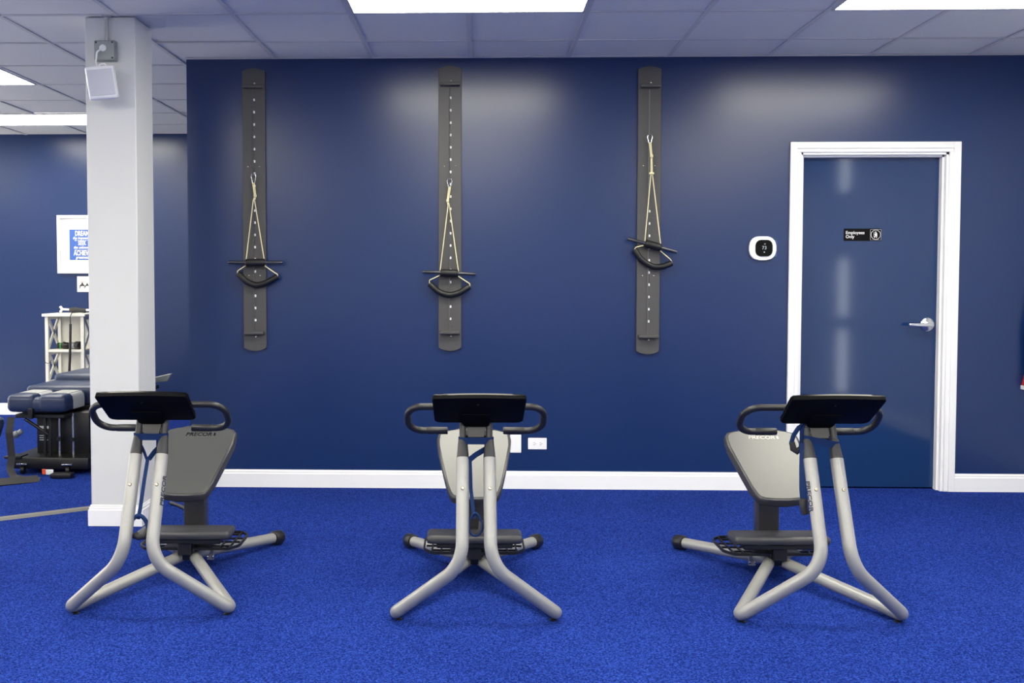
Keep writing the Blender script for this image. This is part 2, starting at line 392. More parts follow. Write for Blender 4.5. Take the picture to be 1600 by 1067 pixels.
# ================================================================== STRETCHING MACHINES
R_T = .0247
def machine(label, loc, rz):
    t = thing('stretching_machine', label, 'exercise machine', loc, rz, 'stretching machines in a row')
    for s in (-1, 1):
        P = lambda x, y, z: (s*x, y, z)
        path = fillet([P(.051, .0, .632), P(.053, -.160, .262), P(.322, -.010, .0255), P(.014, .555, .085), P(.312, 1.035, .034)], [.13, .042, .045], 10)
        fr = part('frame_tube', tube(NB(), path, R_T, 18), 'silver', t, ang=60)
        # rubber cap on the rear end
        dirv = Vector(P(.312-.014, .48, -.051)).normalized(); e = Vector(P(.312, 1.035, .034))
        lathe_b = lathe(NB(), [(.0262, -.045), (.032, -.043), (.034, -.035), (.034, .008), (.030, .014), (.0, .015)], 24, axis_mtx(e, dirv))
        part('foot_cap', lathe_b, 'rubber', fr)
        part('foot_pad', lathe(NB(), [(.011, 0), (.013, .001), (.013, .004), (.009, .006)], 16, Matrix.Translation(P(.298, .008, -.0005))), 'rubber', fr)
        # bolt on the post front
        nrm = Vector((0, -.93, -.0)).normalized(); y_ = -.43*(.632-.529)
        bm = lathe(NB(), [(.0072, 0), (.0072, .003), (.0058, .0055), (.003, .006), (.003, .003), (.0, .003)], 14, axis_mtx(P(.0515, y_-R_T-.001, .529), (0, -1, .38)))
        part('bolt', bm, 'brass', fr)
        # charcoal sleeve and slim upper post
        ax = Vector((0, .43, 1)).normalized(); o0 = Vector(P(.051, 0, .632))
        part('post_sleeve', lathe(NB(), [(.0225, -.002), (.0232, .0), (.0225, .012), (.0185, .055), (.0165, .075), (.0125, .078)], 20, axis_mtx(o0, ax)), 'sleeve', t)
        part('upper_post', tube(NB(), [o0+ax*.06, o0+ax*.185], .0132, 16), 'sleeve', t)
        # bracket tying the foot platform to the rear tube
        bm = NB(); box(bm, min(s*.062, s*.094), max(s*.062, s*.094), .612, .620, .040, .120, .002, 1); box(bm, min(s*.062, s*.094), max(s*.062, s*.094), .612, .66, .108, .116, .001, 1)
        br = part('platform_bracket', bm, 'silver', t)
        for dx in (.066, .090): part('bolt', lathe(NB(), [(.005, 0), (.005, .006), (.002, .008)], 10, FACING(s*dx, .6125, .056)), 'steel', br)
    # plate between the posts
    ax = Vector((0, .43, 1)).normalized(); m = frame_mtx(Vector((0, .036, .632+.07)), (1, 0, 0), ax)
    part('neck_plate', prism(NB(), [(-.033, 0), (.033, 0), (.037, .05), (.045, .105), (-.045, .105), (-.037, .05)], -.008, .008, m, .003, 1), 'sleeve', t)
    part('neck_link', prism(NB(), [(-.042, .01), (.042, .01), (.042, .03), (-.042, .03)], -.006, .006, m), 'sleeve', t)
    # console: tilted tablet, display towards the seat, back towards the camera
    dn = Vector((0, .156, -.112)).normalized(); cen = Vector((.010, -.043, .829))
    m = frame_mtx(cen, (1, 0, 0), -dn)                # local y runs up the tablet, local z = x cross y
    zface = m.to_3x3() @ Vector((0, 0, 1)); sgn = -1 if zface.y > 0 else 1      # side that faces the camera
    out = []
    hw, hh = .1755, .096
    for k in range(13):
        u = -1+2*k/12; out.append((u*(hw-.006), hh+.009*(1-u*u)))
    out = out[::-1]
    out = [(hw, hh-.012)]+out+[(-hw, hh-.012), (-hw+.005, -hh+.018), (-hw+.014, -hh+.005), (-hw+.034, -hh), (hw-.034, -hh), (hw-.014, -hh+.005), (hw-.005, -hh+.018)]
    cs = part('console', prism(NB(), out, 0 if sgn > 0 else -.014, .014 if sgn > 0 else 0, m, .005, 2), 'glossm', t)
    inn = [(x*1.0, y*1.0-.001) for x, y in out]
    part('display_bezel', prism(NB(), inn, -.007 if sgn > 0 else .001, -.001 if sgn > 0 else .007, m, .002, 2), 'gloss', cs)
    part('display', prism(NB(), rrect(.27, .13, .012), (-.0080 if sgn > 0 else .0065), (-.0065 if sgn > 0 else .0080), m), 'glossm', cs)
    part('neck_cover', prism(NB(), [(-.068, -.02), (.048, -.02), (.040, -hh-.026), (-.060, -hh-.026)], -.004 if sgn > 0 else -.018, .018 if sgn > 0 else .004, m, .005, 2), 'glossm', cs)
    part('screw', lathe(NB(), [(.004, 0), (.004, .002), (.002, .003)], 12, m @ Matrix.Translation((-.005, .055, .014*sgn)) @ (Matrix.Identity(4) if sgn > 0 else Matrix.Rotation(PI, 4, 'X'))), 'black', cs)
    # handlebar: one bent tube, a loop on each side
    loop = [(.112, .209, .705), (.271, .209, .705), (.271, .100, .816)]
    path = fillet(loop+[(-x, y, z) for x, y, z in loop[::-1]], [.062, .062, .062, .062], 10)
    hb = part('handlebar', tube(NB(), path, .0138, 16), 'rubber', t)
    for s in (-1, 1):
        part('grip', rtube(NB(), [(s*.113, .209, .705), (s*.198, .209, .705)], .0152, 16, .003), 'rubber', hb)
    part('handlebar_clamp', box(NB(), -.05, .05, .055, .115, .795, .825, .006, 2), 'black', t)
    # tilted seat
    sd = Vector((0, .808, .589)).normalized(); so = Vector((0, .452, .362)); m = frame_mtx(so, (1, 0, 0), sd)   # local z = up-front normal
    half = [(.030, 0), (.075, .002), (.098, .012), (.110, .035), (.120, .075), (.135, .15), (.152, .24), (.166, .32), (.170, .362), (.166, .392), (.150, .412), (.120, .422), (.07, .429), (.03, .432)]
    outl = half+[(-x, y) for x, y in half[::-1]]
    if (m.to_3x3() @ Vector((0, 0, 1))).z > 0: z_hi, z_lo = 1, -1
    else: z_hi, z_lo = -1, 1
    a_, b_ = sorted((-.030*z_hi, .012*z_hi))
    sh = part('seat', prism(NB(), outl, a_, b_, m, .011, 3), 'seatrim', t, ang=50)
    cy = .22; ins = [(x*.935, cy+(y-cy)*.955) for x, y in outl]
    a_, b_ = sorted((.006*z_hi, .0145*z_hi))
    part('seat_panel', prism(NB(), ins, a_, b_, m, .003, 2), 'seat', sh, ang=22)
    tm = m @ Matrix.Translation((-.004, .372, .0146*z_hi))
    text('lettering', 'PRECOR', .030, 'lettering', tm, sh, .0006, .0007, .15, 1.08)
    # dark outline slot after the name
    part('lettering_mark', prism(NB(), rrect(.008, .018, .002, 2), 0, .0008, tm @ Matrix.Translation((.074, 0, 0))), 'lettering', sh)
    # seat column and spine
    part('seat_column', box(NB(), -.047, .047, .632, .705, .10, .512, .006, 2), 'sleeve', t)
    part('spine', box(NB(), -.038, .038, .50, .72, .070, .125, .006, 2), 'black', t)
    part('seat_carrier', prism(NB(), [(-.06, .12), (.06, .12), (.06, .32), (-.06, .32)], *sorted((-.055*z_hi, -.028*z_hi)), m, .004, 1), 'black', t)
    # knee pad in front of the seat column
    kp = part('knee_pad', box(NB(), -.207, .207, .435, .572, .176, .214, .017, 4), 'knee', t)
    part('pad_base', box(NB(), -.165, .165, .452, .560, .155, .178, .005, 1), 'black', kp)
    part('pad_mount', box(NB(), -.03, .03, .47, .56, .100, .157, .004, 1), 'black', kp)
    # slotted foot platform
    fp = NB(); z = .121
    rim = fillet([(0, .505, z), (.185, .505, z), (.222, .56, z), (.222, .74, z), (.185, .795, z), (0, .795, z)], [.03, .06, .06, .03], 4)
    rim = rim+[Vector((-p.x, p.y, p.z)) for p in rim[-2:0:-1]]
    tube(fp, rim, 0, closed=True, flat=(.012, .007), updir=(0, 0, 1))
    for y_ in (.55, .62, .68, .75):
        e = .212 if .55 < y_ < .75 else .190
        for s in (-1, 1): box(fp, min(s*.105, s*e), max(s*.105, s*e), y_-.003, y_+.003, z-.004, z+.004)
    for s in (-1, 1):
        for xx in (.145, .185): box(fp, s*xx-.0035, s*xx+.0035, .508, .792, z-.004, z+.004)
    box(fp, -.105, .105, .52, .628, z-.004, z+.004); box(fp, -.105, .105, .708, .792, z-.004, z+.004); box(fp, -.105, -.049, .628, .708, z-.004, z+.004); box(fp, .049, .105, .628, .708, z-.004, z+.004)
    part('foot_platform', fp, 'black', t, ang=30)
    return t
MLOC = [((-1.227, -2.372, 0), math.radians(1.0)), ((.05, -2.403, 0), math.radians(1.0)), ((1.375, -2.385, 0), math.radians(1.6))]
m1 = machine('silver tubed stretching machine in front of the white column', *MLOC[0])
def clone(src, label, loc, rz):
    def rec(o, par):
        c = o.copy(); C.objects.link(c); c.parent = par
        for ch in o.children: rec(ch, c)
        return c
    c = rec(src, None); c['label'] = label; c.location = loc; c.rotation_euler = (0, 0, rz); return c
m2 = clone(m1, 'silver tubed stretching machine in front of the wall outlet, middle one of three', *MLOC[1])
m3 = clone(m1, 'silver tubed stretching machine in front of the navy door', *MLOC[2])
# name printed down the inner/outer post side
def post_print(root, s, side):
    ax = Vector((0, .43, 1)).normalized(); o0 = Vector((s*.052, -.43*(.632-.50), .50))
    nx = Vector((side*.90, -.43, 0)).normalized(); nx = (nx-ax*nx.dot(ax)).normalized()
    rd = ax*side; mtx = frame_mtx(o0+nx*(R_T+.0004), rd, nx.cross(rd))
    text('post_lettering', 'PRECOR', .026, 'postletter', mtx, root, .0004, .0004, .1, 1.2)
post_print(m1, 1, 1); post_print(m3, -1, -1)

# ------------------------------------------------------------------ resistance bands tied round the posts
def pp(s, z, fy=0.0): return (s*.051, .43*(z-.632)+fy, z)      # point on the post axis
def ribbon(pts, w, up_, rad=.012, t=.002, n=4): return tube(NB(), fillet(pts, rad, n) if rad else pts, 0, flat=(w, t), updir=up_)
def band_wrap(zl, zr, w=.026):
    r = .021
    pts = [(-.051-r, .43*(zl-.632), zl), (-.051, .43*(zl-.632)-r, zl), (.051, .43*(zr-.632)-r, zr), (.051+r, .43*(zr-.632), zr), (.051, .43*(zr-.632)+r, zr), (-.051, .43*(zl-.632)+r, zl)]
    bm = NB(); q = []
    n = len(pts)
    for i in range(n):
        p0, p1, p2 = Vector(pts[i-1]), Vector(pts[i]), Vector(pts[(i+1) % n])
        for k in range(5):
            u = k/4; a_ = (p0+p1)/2; c_ = (p1+p2)/2; q.append(a_*(1-u)**2+p1*2*u*(1-u)+c_*u*u)
    qq = [q[0]]
    for p in q[1:]:
        if (p-qq[-1]).length > 1e-4: qq.append(p)
    if (qq[0]-qq[-1]).length < 1e-4: qq.pop()
    return tube(bm, qq, 0, closed=True, flat=(w, .003), updir=(0, 0, 1))
def handle_loop(top, w, h, width=.03):
    """webbing handle: closed drop-shaped loop in the local yz/x plane"""
    x, y, z = top; pts = []
    for k in range(20):
        a = 2*PI*k/20; pts.append((x+w*math.sin(a)*(.55+.45*math.sin(a/2)), y+.004*math.cos(a), z-h/2+h/2*math.cos(a)))
    return tube(NB(), pts, width*.22, 10, closed=True)
B1 = thing('resistance_band', 'navy resistance band tied round the posts of the machine by the column', 'resistance band', *MLOC[0], group='resistance bands on the machines')
part('wrap', band_wrap(.700, .700), 'band', B1)
for s in (-1, 1):
    part('tail', ribbon([(s*.036, .022, .660), (s*.020, .004, .642), (.004*s, -.014, .616)], .020, (0, 0, 1), .02), 'band', B1)
part('strap', ribbon([(.0, -.014, .620), (-.004, -.045, .545), (-.010, -.080, .44), (-.014, -.093, .40)], .017, (.9, -.4, 0), .1), 'band', B1)
hb = part('hand_loop', handle_loop((-.012, -.095, .415), .040, .085, .036), 'band', B1)
part('padded_grip', rtube(NB(), [(-.030, -.096, .345), (-.012, -.098, .333), (.012, -.097, .338), (.026, -.094, .362)], .013, 12, .005), 'strap', hb)
B2 = thing('resistance_band', 'navy resistance band tied round the posts of the middle machine', 'resistance band', *MLOC[1], group='resistance bands on the machines')
part('wrap', band_wrap(.696, .696), 'band', B2)
part('tail', ribbon([(.040, .026, .664), (.0, .0, .645), (-.026, -.010, .626)], .022, (0, 0, 1), .02), 'band', B2)
part('strap', ribbon([(-.024, -.008, .632), (-.020, -.045, .52), (-.012, -.080, .45), (-.008, -.09, .42)], .014, (.95, -.3, 0), .1), 'band', B2)
hb = part('hand_loop', handle_loop((-.004, -.092, .44), .028, .085, .020), 'band', B2)
part('padded_grip', rtube(NB(), [(.000, -.090, .357), (.016, -.088, .375), (.020, -.085, .41)], .010, 12, .004), 'strap', hb)
B3 = thing('resistance_band', 'navy resistance band with dangling black handle on the machine by the door', 'resistance band', *MLOC[2], group='resistance bands on the machines')
part('wrap', band_wrap(.706, .684), 'band', B3)
hb = part('hand_loop', tube(NB(), [(-.058, .045, .765), (-.078, .05, .745), (-.098, .048, .715), (-.108, .045, .685), (-.100, .042, .660), (-.085, .042, .655), (-.072, .042, .668), (-.066, .043, .70), (-.064, .045, .735)], .0085, 10, closed=True), 'band', B3)
part('padded_grip', tube(NB(), [(-.106, .042, .690), (-.101, .040, .664), (-.087, .040, .654), (-.073, .040, .667)], [.011, .013, .013, .010], 12), 'strap', hb)
part('strap', ribbon([(-.070, .02, .690), (-.078, .0, .60), (-.082, -.015, .52), (-.080, -.02, .48)], .026, (.8, -.6, 0), .08), 'band', B3)
part('lower_grip', rtube(NB(), [(-.080, -.02, .485), (-.080, -.022, .45), (-.072, -.025, .425)], .015, 12, .005), 'strap', B3)

# ================================================================== WALL PULLEY BOARDS
def board(label, x, zt_, zb_, mark0, mark1, nm, ztop, zbot):
    t = thing('pulley_board', label, 'exercise board', (x, 0, 0), group='pulley boards on the navy wall')
    w = .071; out = []
    for k in range(9): u = -1+k/4; out.append((u*w, zt_-.018*u*u))
    out = out[::-1]; lo = []
    for k in range(9): u = -1+k/4; lo.append((u*w, zb_+.020*u*u))
    part('panel', prism(NB(), out+lo, 0, .020, FACING(0, -.0005, 0), .002, 1), 'board', t)
    for z, nm_ in ((ztop, 'top_ledge'), (zbot, 'bottom_ledge')):
        l = part(nm_, box(NB(), -.061, .061, -.062, -.0205, z-.009, z+.009, .004, 2), 'board', t)
        part('screw', lathe(NB(), [(.006, 0), (.006, .003), (.003, .005)], 12, FACING(.006, -.0205, z+(.024 if z > 2 else -.024))), 'brass', l)
    ch = NB(); z = zbot+.012; k = 0
    while z < ztop-.012:
        mtx = Matrix.Translation((-.003, -.027, z)) @ Matrix.Rotation(PI/2*(k % 2)+.4, 4, 'Z')
        box_t = bmesh.new()
        tube(box_t, [(.0035*math.cos(a), 0, .0085*math.sin(a)) for a in [2*PI*q/8 for q in range(8)]], .0012, 4, closed=True); join(ch, box_t, mtx)
        z += .0135; k += 1
    part('chain', ch, 'chain', t, smooth=False)
    mk = None
    for k in range(nm):
        z = mark0+(mark1-mark0)*k/(nm-1)
        if mk is None: mk = part('hole_marker', prism(NB(), rrect(.011, .016, .003, 2), 0, .0015, FACING(0, 0, 0)), 'paper', t); mk.location = (.004, -.0205, z)
        else: copy_part(mk, t, (.004, -.0205, z))
    for sx in (-.036, .034):
        part('screw', lathe(NB(), [(.004, 0), (.004, .0015), (.002, .003)], 10, FACING(sx, -.0205, 2.012)), 'brass', t)
        part('screw', lathe(NB(), [(.004, 0), (.004, .0015), (.002, .003)], 10, FACING(sx, -.0205, 1.335)), 'brass', t)
    return t
board('narrow grey pulley board nearest the white column', -1.346, 2.620, .862, 2.425, 1.056, 19, 2.502, .976)
board('narrow grey pulley board between the other two on the wall', -.124, 2.628, .866, 2.432, 1.067, 19, 2.512, .982)
board('narrow grey pulley board nearest the door', 1.104, 2.620, .848, 1.733, 1.053, 10, 2.495, .960)

def handles(label, car, knot, apex, vl, vr, bar, foam, curve, ends, ring=None):
    t = thing('pull_handle', label, 'pull handle', (car[0][0], -.05, car[1][1]), group='rope pull handles on the boards')
    ox, oz = t.location.x, t.location.z
    P = lambda p, y: (p[0]-ox, y+.05, p[1]-oz)
    (x0, z0), (x1, z1) = car; h = z0-z1
    cp = [P((x0+a*.5, z1+h*b_), -.042) for a, b_ in ((-.012, .02), (-.018, .30), (-.030, .72), (-.020, .95), (.0, 1.0), (.020, .95), (.030, .72), (.018, .30), (.012, .02))]
    part('carabiner', tube(NB(), fillet(cp, .008, 3), .0026, 8, closed=True), 'steel', t)
    b = NB(); tube(b, [P((x1-.004, z1+.006), -.044), P((knot[0]-.004, knot[1]), -.046)], .0036, 8); tube(b, [P((x1+.005, z1+.006), -.044), P((knot[0]+.003, knot[1]), -.046)], .0036, 8)
    tube(b, [P((x1-.006, z1+.008), -.043), P((x1, z1+.012), -.047), P((x1+.006, z1+.008), -.043)], .0036, 8)
    a2 = apex
    tube(b, [P((knot[0]-.003, knot[1]-.004), -.048), P((a2[0]-.004, a2[1]), -.05), P(vl, -.052)], .0032, 8)
    tube(b, [P((knot[0]+.003, knot[1]-.004), -.048), P((a2[0]+.004, a2[1]), -.05), P(vr, -.052)], .0032, 8)
    tube(b, fillet([P(ends[2], -.058), P(((ends[0][0]*.9+ends[2][0]*.1), ends[0][1]+.004), -.056), P(ends[0], -.05), P(curve[0], -.05)], .008, 3), .0032, 8)
    tube(b, fillet([P(ends[3], -.058), P(((ends[1][0]*.9+ends[3][0]*.1), ends[1][1]+.004), -.056), P(ends[1], -.05), P(curve[-1], -.05)], .008, 3), .0032, 8)
    cd = part('cord', b, 'cord', t)
    kb = NB(); bmesh.ops.create_icosphere(kb, subdivisions=2, radius=1)
    for v in kb.verts: v.co = Vector((v.co.x*.010, v.co.y*.010, v.co.z*.014))+Vector(P(knot, -.049))
    part('knot', kb, 'cord', cd)
    if ring:
        part('cord_stop', rtube(NB(), [P((ring[0]-.015, ring[1]), -.052), P((ring[0]+.015, ring[1]), -.052)], .007, 10, .003), 'cord', cd)
    bb_ = part('bar', rtube(NB(), [P(bar[0], -.060), P(bar[1], -.060)], .0112, 16, .002), 'barmetal', t, ang=60)
    part('bar_foam', rtube(NB(), [P(foam[0], -.060), P(foam[1], -.060)], .0245, 18, .006), 'foam', bb_, ang=60)
    cv = [Vector(P(c, -.046)) for c in curve]; sm = fillet([tuple(c) for c in cv], .09, 6)
    part('curved_grip', rtube(NB(), sm, .0185, 16, .005), 'foam', t, ang=60)
    return t
handles('rope pull handle hanging on the board nearest the column', [(-1.344, 1.968), (-1.344, 1.896)], (-1.333, 1.829), (-1.341, 1.801), (-1.392, 1.43), (-1.278, 1.43),
        [(-1.5, 1.416), (-1.162, 1.416)], [(-1.392, 1.414), (-1.273, 1.416)], [(-1.446, 1.350), (-1.395, 1.298), (-1.333, 1.270), (-1.268, 1.290), (-1.194, 1.330)],
        [(-1.447, 1.362), (-1.199, 1.345), (-1.391, 1.398), (-1.278, 1.398)])
handles('rope pull handle hanging on the middle board', [(-.126, 1.934), (-.126, 1.871)], (-.137, 1.797), (-.131, 1.768), (-.184, 1.363), (-.070, 1.359),
        [(-.293, 1.359), (.037, 1.344)], [(-.182, 1.353), (-.071, 1.349)], [(-.250, 1.286), (-.194, 1.234), (-.127, 1.212), (-.062, 1.230), (.000, 1.270)],
        [(-.250, 1.306), (-.0, 1.286), (-.187, 1.336), (-.072, 1.332)])
handles('tilted rope pull handle hanging highest, on the board nearest the door', [(1.103, 2.201), (1.104, 2.138)], (1.113, 2.068), (1.114, 1.962), (1.076, 1.549), (1.173, 1.525),
        [(.969, 1.563), (1.271, 1.480)], [(1.076, 1.535), (1.174, 1.507)], [(1.014, 1.497), (1.052, 1.436), (1.126, 1.388), (1.190, 1.392), (1.245, 1.414)],
        [(1.019, 1.508), (1.233, 1.437), (1.066, 1.521), (1.168, 1.490)], ring=(1.114, 1.962))

# ================================================================== SMALL WALL FIXTURES
th = thing('thermostat', 'white rounded thermostat with black screen reading 73 beside the door', 'thermostat', (1.805, 0, 1.505))
part('mount_plate', prism(NB(), rrect(.125, .102, .006, 3), 0, .0012, FACING(.030, -.0002, 0)), 'clear', th)
part('body', prism(NB(), rrect(.164, .146, .058, 8), 0, .020, FACING(0, -.0015, 0), .006, 3), 'white', th)
dsp = part('display', prism(NB(), rrect(.104, .102, .034, 8), 0, .006, FACING(.006, -.0212, .001), .002, 1), 'dispblk', th)
text('digits', '73', .030, 'screen', FACING(.007, -.0275, .002), dsp, .0002)
text('digits', '68', .010, 'screen', FACING(.010, -.0275, .026), dsp, .0002)
part('icon', prism(NB(), rrect(.008, .006, .002, 2), 0, .0004, FACING(.007, -.0273, -.024)), 'screen', dsp)

sg = thing('door_sign', 'small black Employees Only sign on the navy door', 'sign', (2.446, LY, 1.592))
part('plate', prism(NB(), rrect(.232, .076, .004, 3), 0, .004, FACING(0, -.0005, 0), .001, 1), 'signblk', sg)
text('lettering', 'Employees', .027, 'print', FACING(-.106, -.0048, .012), sg, .0002, .0004, align='LEFT')
text('lettering', 'Only', .027, 'print', FACING(-.106, -.0048, -.013), sg, .0002, .0004, align='LEFT')
b = NB()
sq = [Vector((.0795+x, -.005, z)) for x, z in rrect(.066, .066, .003, 2)]; tube(b, sq, 0, closed=True, flat=(.0008, .001), updir=(0, -1, 0))
tube(b, [Vector((.0795+.029*math.cos(a), -.005, .029*math.sin(a))) for a in [2*PI*k/28 for k in range(28)]], 0, closed=True, flat=(.001, .0022), updir=(0, -1, 0))
part('sign_border', b, 'print', sg)
b = NB(); F = FACING(.0795, -.0046, 0)
prism(b, [(-.004, .018), (-.001, .020), (.003, .018), (.003, .013), (.008, .009), (.009, -.004), (.007, -.019), (.003, -.019), (.002, -.006), (-.004, -.014), (-.007, -.020), (-.010, -.018), (-.006, -.008), (-.002, .001), (-.007, -.001), (-.008, .002), (-.002, .010)], 0, .0006, F)
prism(b, [(-.012, .016), (-.010, .016), (-.010, -.014), (-.012, -.014)], 0, .0006, F)
part('walking_figure', b, 'print', sg)

pl = thing('wall_plate', 'blank white wall plate left of the outlet', 'wall plate', (.288, 0, .283))
part('plate', prism(NB(), rrect(.070, .114, .004, 3), 0, .006, FACING(0, -.0003, 0), .002, 1), 'white', pl)
part('screw', lathe(NB(), [(.003, 0), (.003, .001), (.001, .0015)], 8, FACING(0, -.0064, .042)), 'white', pl)
ol = thing('power_outlet', 'white duplex power outlet on the navy wall', 'power outlet', (.424, 0, .284))
part('plate', prism(NB(), rrect(.117, .072, .004, 3), 0, .006, FACING(0, -.0003, 0), .002, 1), 'white', ol)
for s in (-1, 1):
    so_ = part('socket', prism(NB(), rrect(.030, .030, .010, 4), 0, .002, FACING(s*.0195, -.0062, 0)), 'white', ol)
    hb_ = NB()
    for dz in (-.006, .006): box(hb_, s*.0195-.004, s*.0195+.004, -.0088, -.0080, dz-.0012, dz+.0012)
    lathe(hb_, [(.0022, 0), (.0022, .0008)], 10, FACING(s*.0195+.009, -.0080, 0))
    part('slots', hb_, 'holes', so_)

# hanging gear cut by the right picture edge
hg = thing('hanging_bag', 'dark bag with red and white tip cut off by the right picture edge', 'bag', (3.46, 0, .67))
b = NB(); prism(b, [(-.05, .05), (.05, .04), (.06, .30), (.02, .62), (-.02, .62), (-.052, .30)], 0, .05, FACING(0, -.004, 0), .014, 3)
part('body', b, 'darkcloth', hg)
part('red_tip', prism(NB(), [(-.062, -.006), (.06, -.006), (.055, .05), (-.050, .058)], 0, .07, FACING(0, -.003, 0), .012, 3), 'red', hg)
part('white_trim', prism(NB(), [(-.066, -.030), (.06, -.030), (.06, -.007), (-.066, -.007)], 0, .074, FACING(0, -.002, 0), .008, 2), 'paper', hg)
part('hook', tube(NB(), fillet([(0, 0, .66), (0, -.05, .66), (0, -.05, .62), (0, -.03, .60)], .012, 3), .004, 8), 'steel', hg)

# ================================================================== COLUMN FIXTURES
jb = thing('junction_box', 'grey metal junction box with conduit high on the column', 'junction box', (-1.886, CY0, 2.50))
part('box', box(NB(), -.055, .055, -.042, -.0005, -.052, .052, .005, 2), 'galv', jb)
part('cover', prism(NB(), rrect(.104, .098, .008, 3), 0, .003, FACING(0, -.0425, 0), .001, 1), 'galv', jb)
part('socket', lathe(NB(), [(.018, 0), (.018, .004), (.014, .006), (0, .006)], 20, FACING(-.006, -.0456, .010)), 'gunwhite', jb)
for dx, dz in ((-.042, .04), (.042, .04), (.042, -.04), (-.042, -.04)):
    part('screw', lathe(NB(), [(.005, 0), (.005, .002), (.002, .003)], 8, FACING(dx, -.0456, dz)), 'holes', jb)
part('conduit', tube(NB(), [(.004, -.02, .052), (.004, -.02, ZC-2.50-.002)], .0095, 14), 'conduit', jb)
part('flange', lathe(NB(), [(.024, 0), (.024, .003), (.012, .006), (.011, .02)], 20, axis_mtx((.004, -.02, ZC-2.50-.0015), (0, 0, -1))), 'conduit', jb)
sp = thing('wall_speaker', 'small white loudspeaker under the junction box on the column', 'speaker', (-1.872, CY0, 2.32))
RM = Matrix.Translation((0, -.115, -.003)) @ Matrix.Rotation(math.radians(-5.5), 4, 'Y') @ Matrix.Rotation(math.radians(9), 4, 'X') @ Matrix.Rotation(math.radians(15), 4, 'Z')
half = [(-.068, .055), (-.072, -.010), (-.066, -.040), (-.03, -.050), (.03, -.050), (.066, -.040), (.072, -.010), (.068, .055)]
bm = NB(); prism(bm, half, -.082, .082, RM, .010, 3); part('cabinet', bm, 'spk', sp)
gr = [(-.0655, -.020), (-.060, -.046), (-.028, -.0535), (.028, -.0535), (.060, -.046), (.0655, -.020), (.05, -.01), (-.05, -.01)]
bm = NB(); prism(bm, gr, -.064, .066, RM, .002, 1); part('front_grille', bm, 'grille', sp)
part('mount_arm', tube(NB(), [(0, -.002, 0), (0, -.07, 0)], .014, 12), 'spk', sp)
part('mount_foot', box(NB(), -.03, .03, -.008, -.0005, -.04, .04, .003, 1), 'spk', sp)
part('lead', tube(NB(), fillet([(-.020, -.050, .190), (-.045, -.065, .165), (-.046, -.075, .115), (-.030, -.10, .085), (.0, -.10, .082)], .02, 4), .0045, 8), 'spk', sp)
part('lead_tail', tube(NB(), fillet([(-.030, -.10, .084), (-.010, -.105, .098), (.006, -.10, .100), (.020, -.09, .082)], .01, 4), .004, 8), 'spk', sp)

# ================================================================== ALCOVE
# framed print
YW = YB
fx0, fx1, fz0, fz1 = -3.975, -3.50, 1.36, 1.915
pf = thing('framed_print', 'white framed blue motivational print on the alcove wall', 'picture', ((fx0+fx1)/2, YW, (fz0+fz1)/2))
fw_, fh_ = (fx1-fx0)/2, (fz1-fz0)/2
b = NB()
for bx in ((-fw_, fw_, fh_-.030, fh_), (-fw_, fw_, -fh_, -fh_+.030), (-fw_, -fw_+.030, -fh_+.03, fh_-.03), (fw_-.030, fw_, -fh_+.03, fh_-.03)): box(b, bx[0], bx[1], -.028, -.001, bx[2], bx[3], .003, 1)
part('frame', b, 'white', pf)
part('mount_board', box(NB(), -fw_+.025, fw_-.025, -.012, -.002, -fh_+.025, fh_-.025), 'paper', pf)
b = NB()
for sx, sz in ((.150, .180),):
    tube(b, [Vector((x*sx, -.0125, z*sz)) for x, z in ((-1, -1), (1, -1), (1, 1), (-1, 1))], 0, closed=True, flat=(.001, .004), updir=(0, -1, 0))
part('mount_line', b, 'pink', pf)
pr = part('print', box(NB(), -.122, .122, -.0135, -.0125, -.150, .142), 'poster', pf)
for s_, z, sz, bo, sx in (('DREAM', .102, .066, .0016, .62), ('the impossible', .060, .036, .0006, .85), ('SEEK', .010, .058, .0012, .62), ('the unknown', -.030, .036, .0006, .85), ('ACHIEVE', -.085, .066, .0016, .62), ('greatness', -.125, .038, .0006, .85)):
    text('lettering', s_, sz, 'print', FACING(-.0, -.0142, z), pr, .0002, bo, 0 if s_.isupper() else .3, sx)
b = NB()
for z in (.038, -.055):
    box(b, -.06, .06, -.0148, -.0136, z-.0012, z+.0012); prism(b, [(-.075, 0), (-.055, .008), (-.060, 0), (-.055, -.008)], 0, .001, FACING(0, -.0138, z))
part('arrow', b, 'print', pr)
cd = thing('photo_card', 'small white photo card pinned under the framed print', 'picture', (-3.71, YW, 1.258))
part('card', box(NB(), -.085, .085, -.003, -.0005, -.075, .075), 'paper', cd)
b = NB(); F = FACING(0, -.0032, 0)
for ox, sc in ((-.035, 1.0), (.012, .75), (.05, .85)):
    prism(b, [(ox+x*sc, z*sc-.012) for x, z in ((-.028, -.030), (-.026, .0), (-.010, .012), (-.006, .028), (.006, .028), (.010, .012), (.024, .0), (.024, -.030), (.018, -.030), (.016, -.006), (-.016, -.008), (-.022, -.030))], 0, .0005, F)
part('silhouettes', b, 'holes', cd)
b = NB()
for k in range(5): prism(b, [(-.055+.01*k, .018), (-.05+.01*k, .030+.006*(k % 2)), (-.048+.01*k, .018)], 0, .0005, F)
part('orange_marks', b, 'orange', cd)

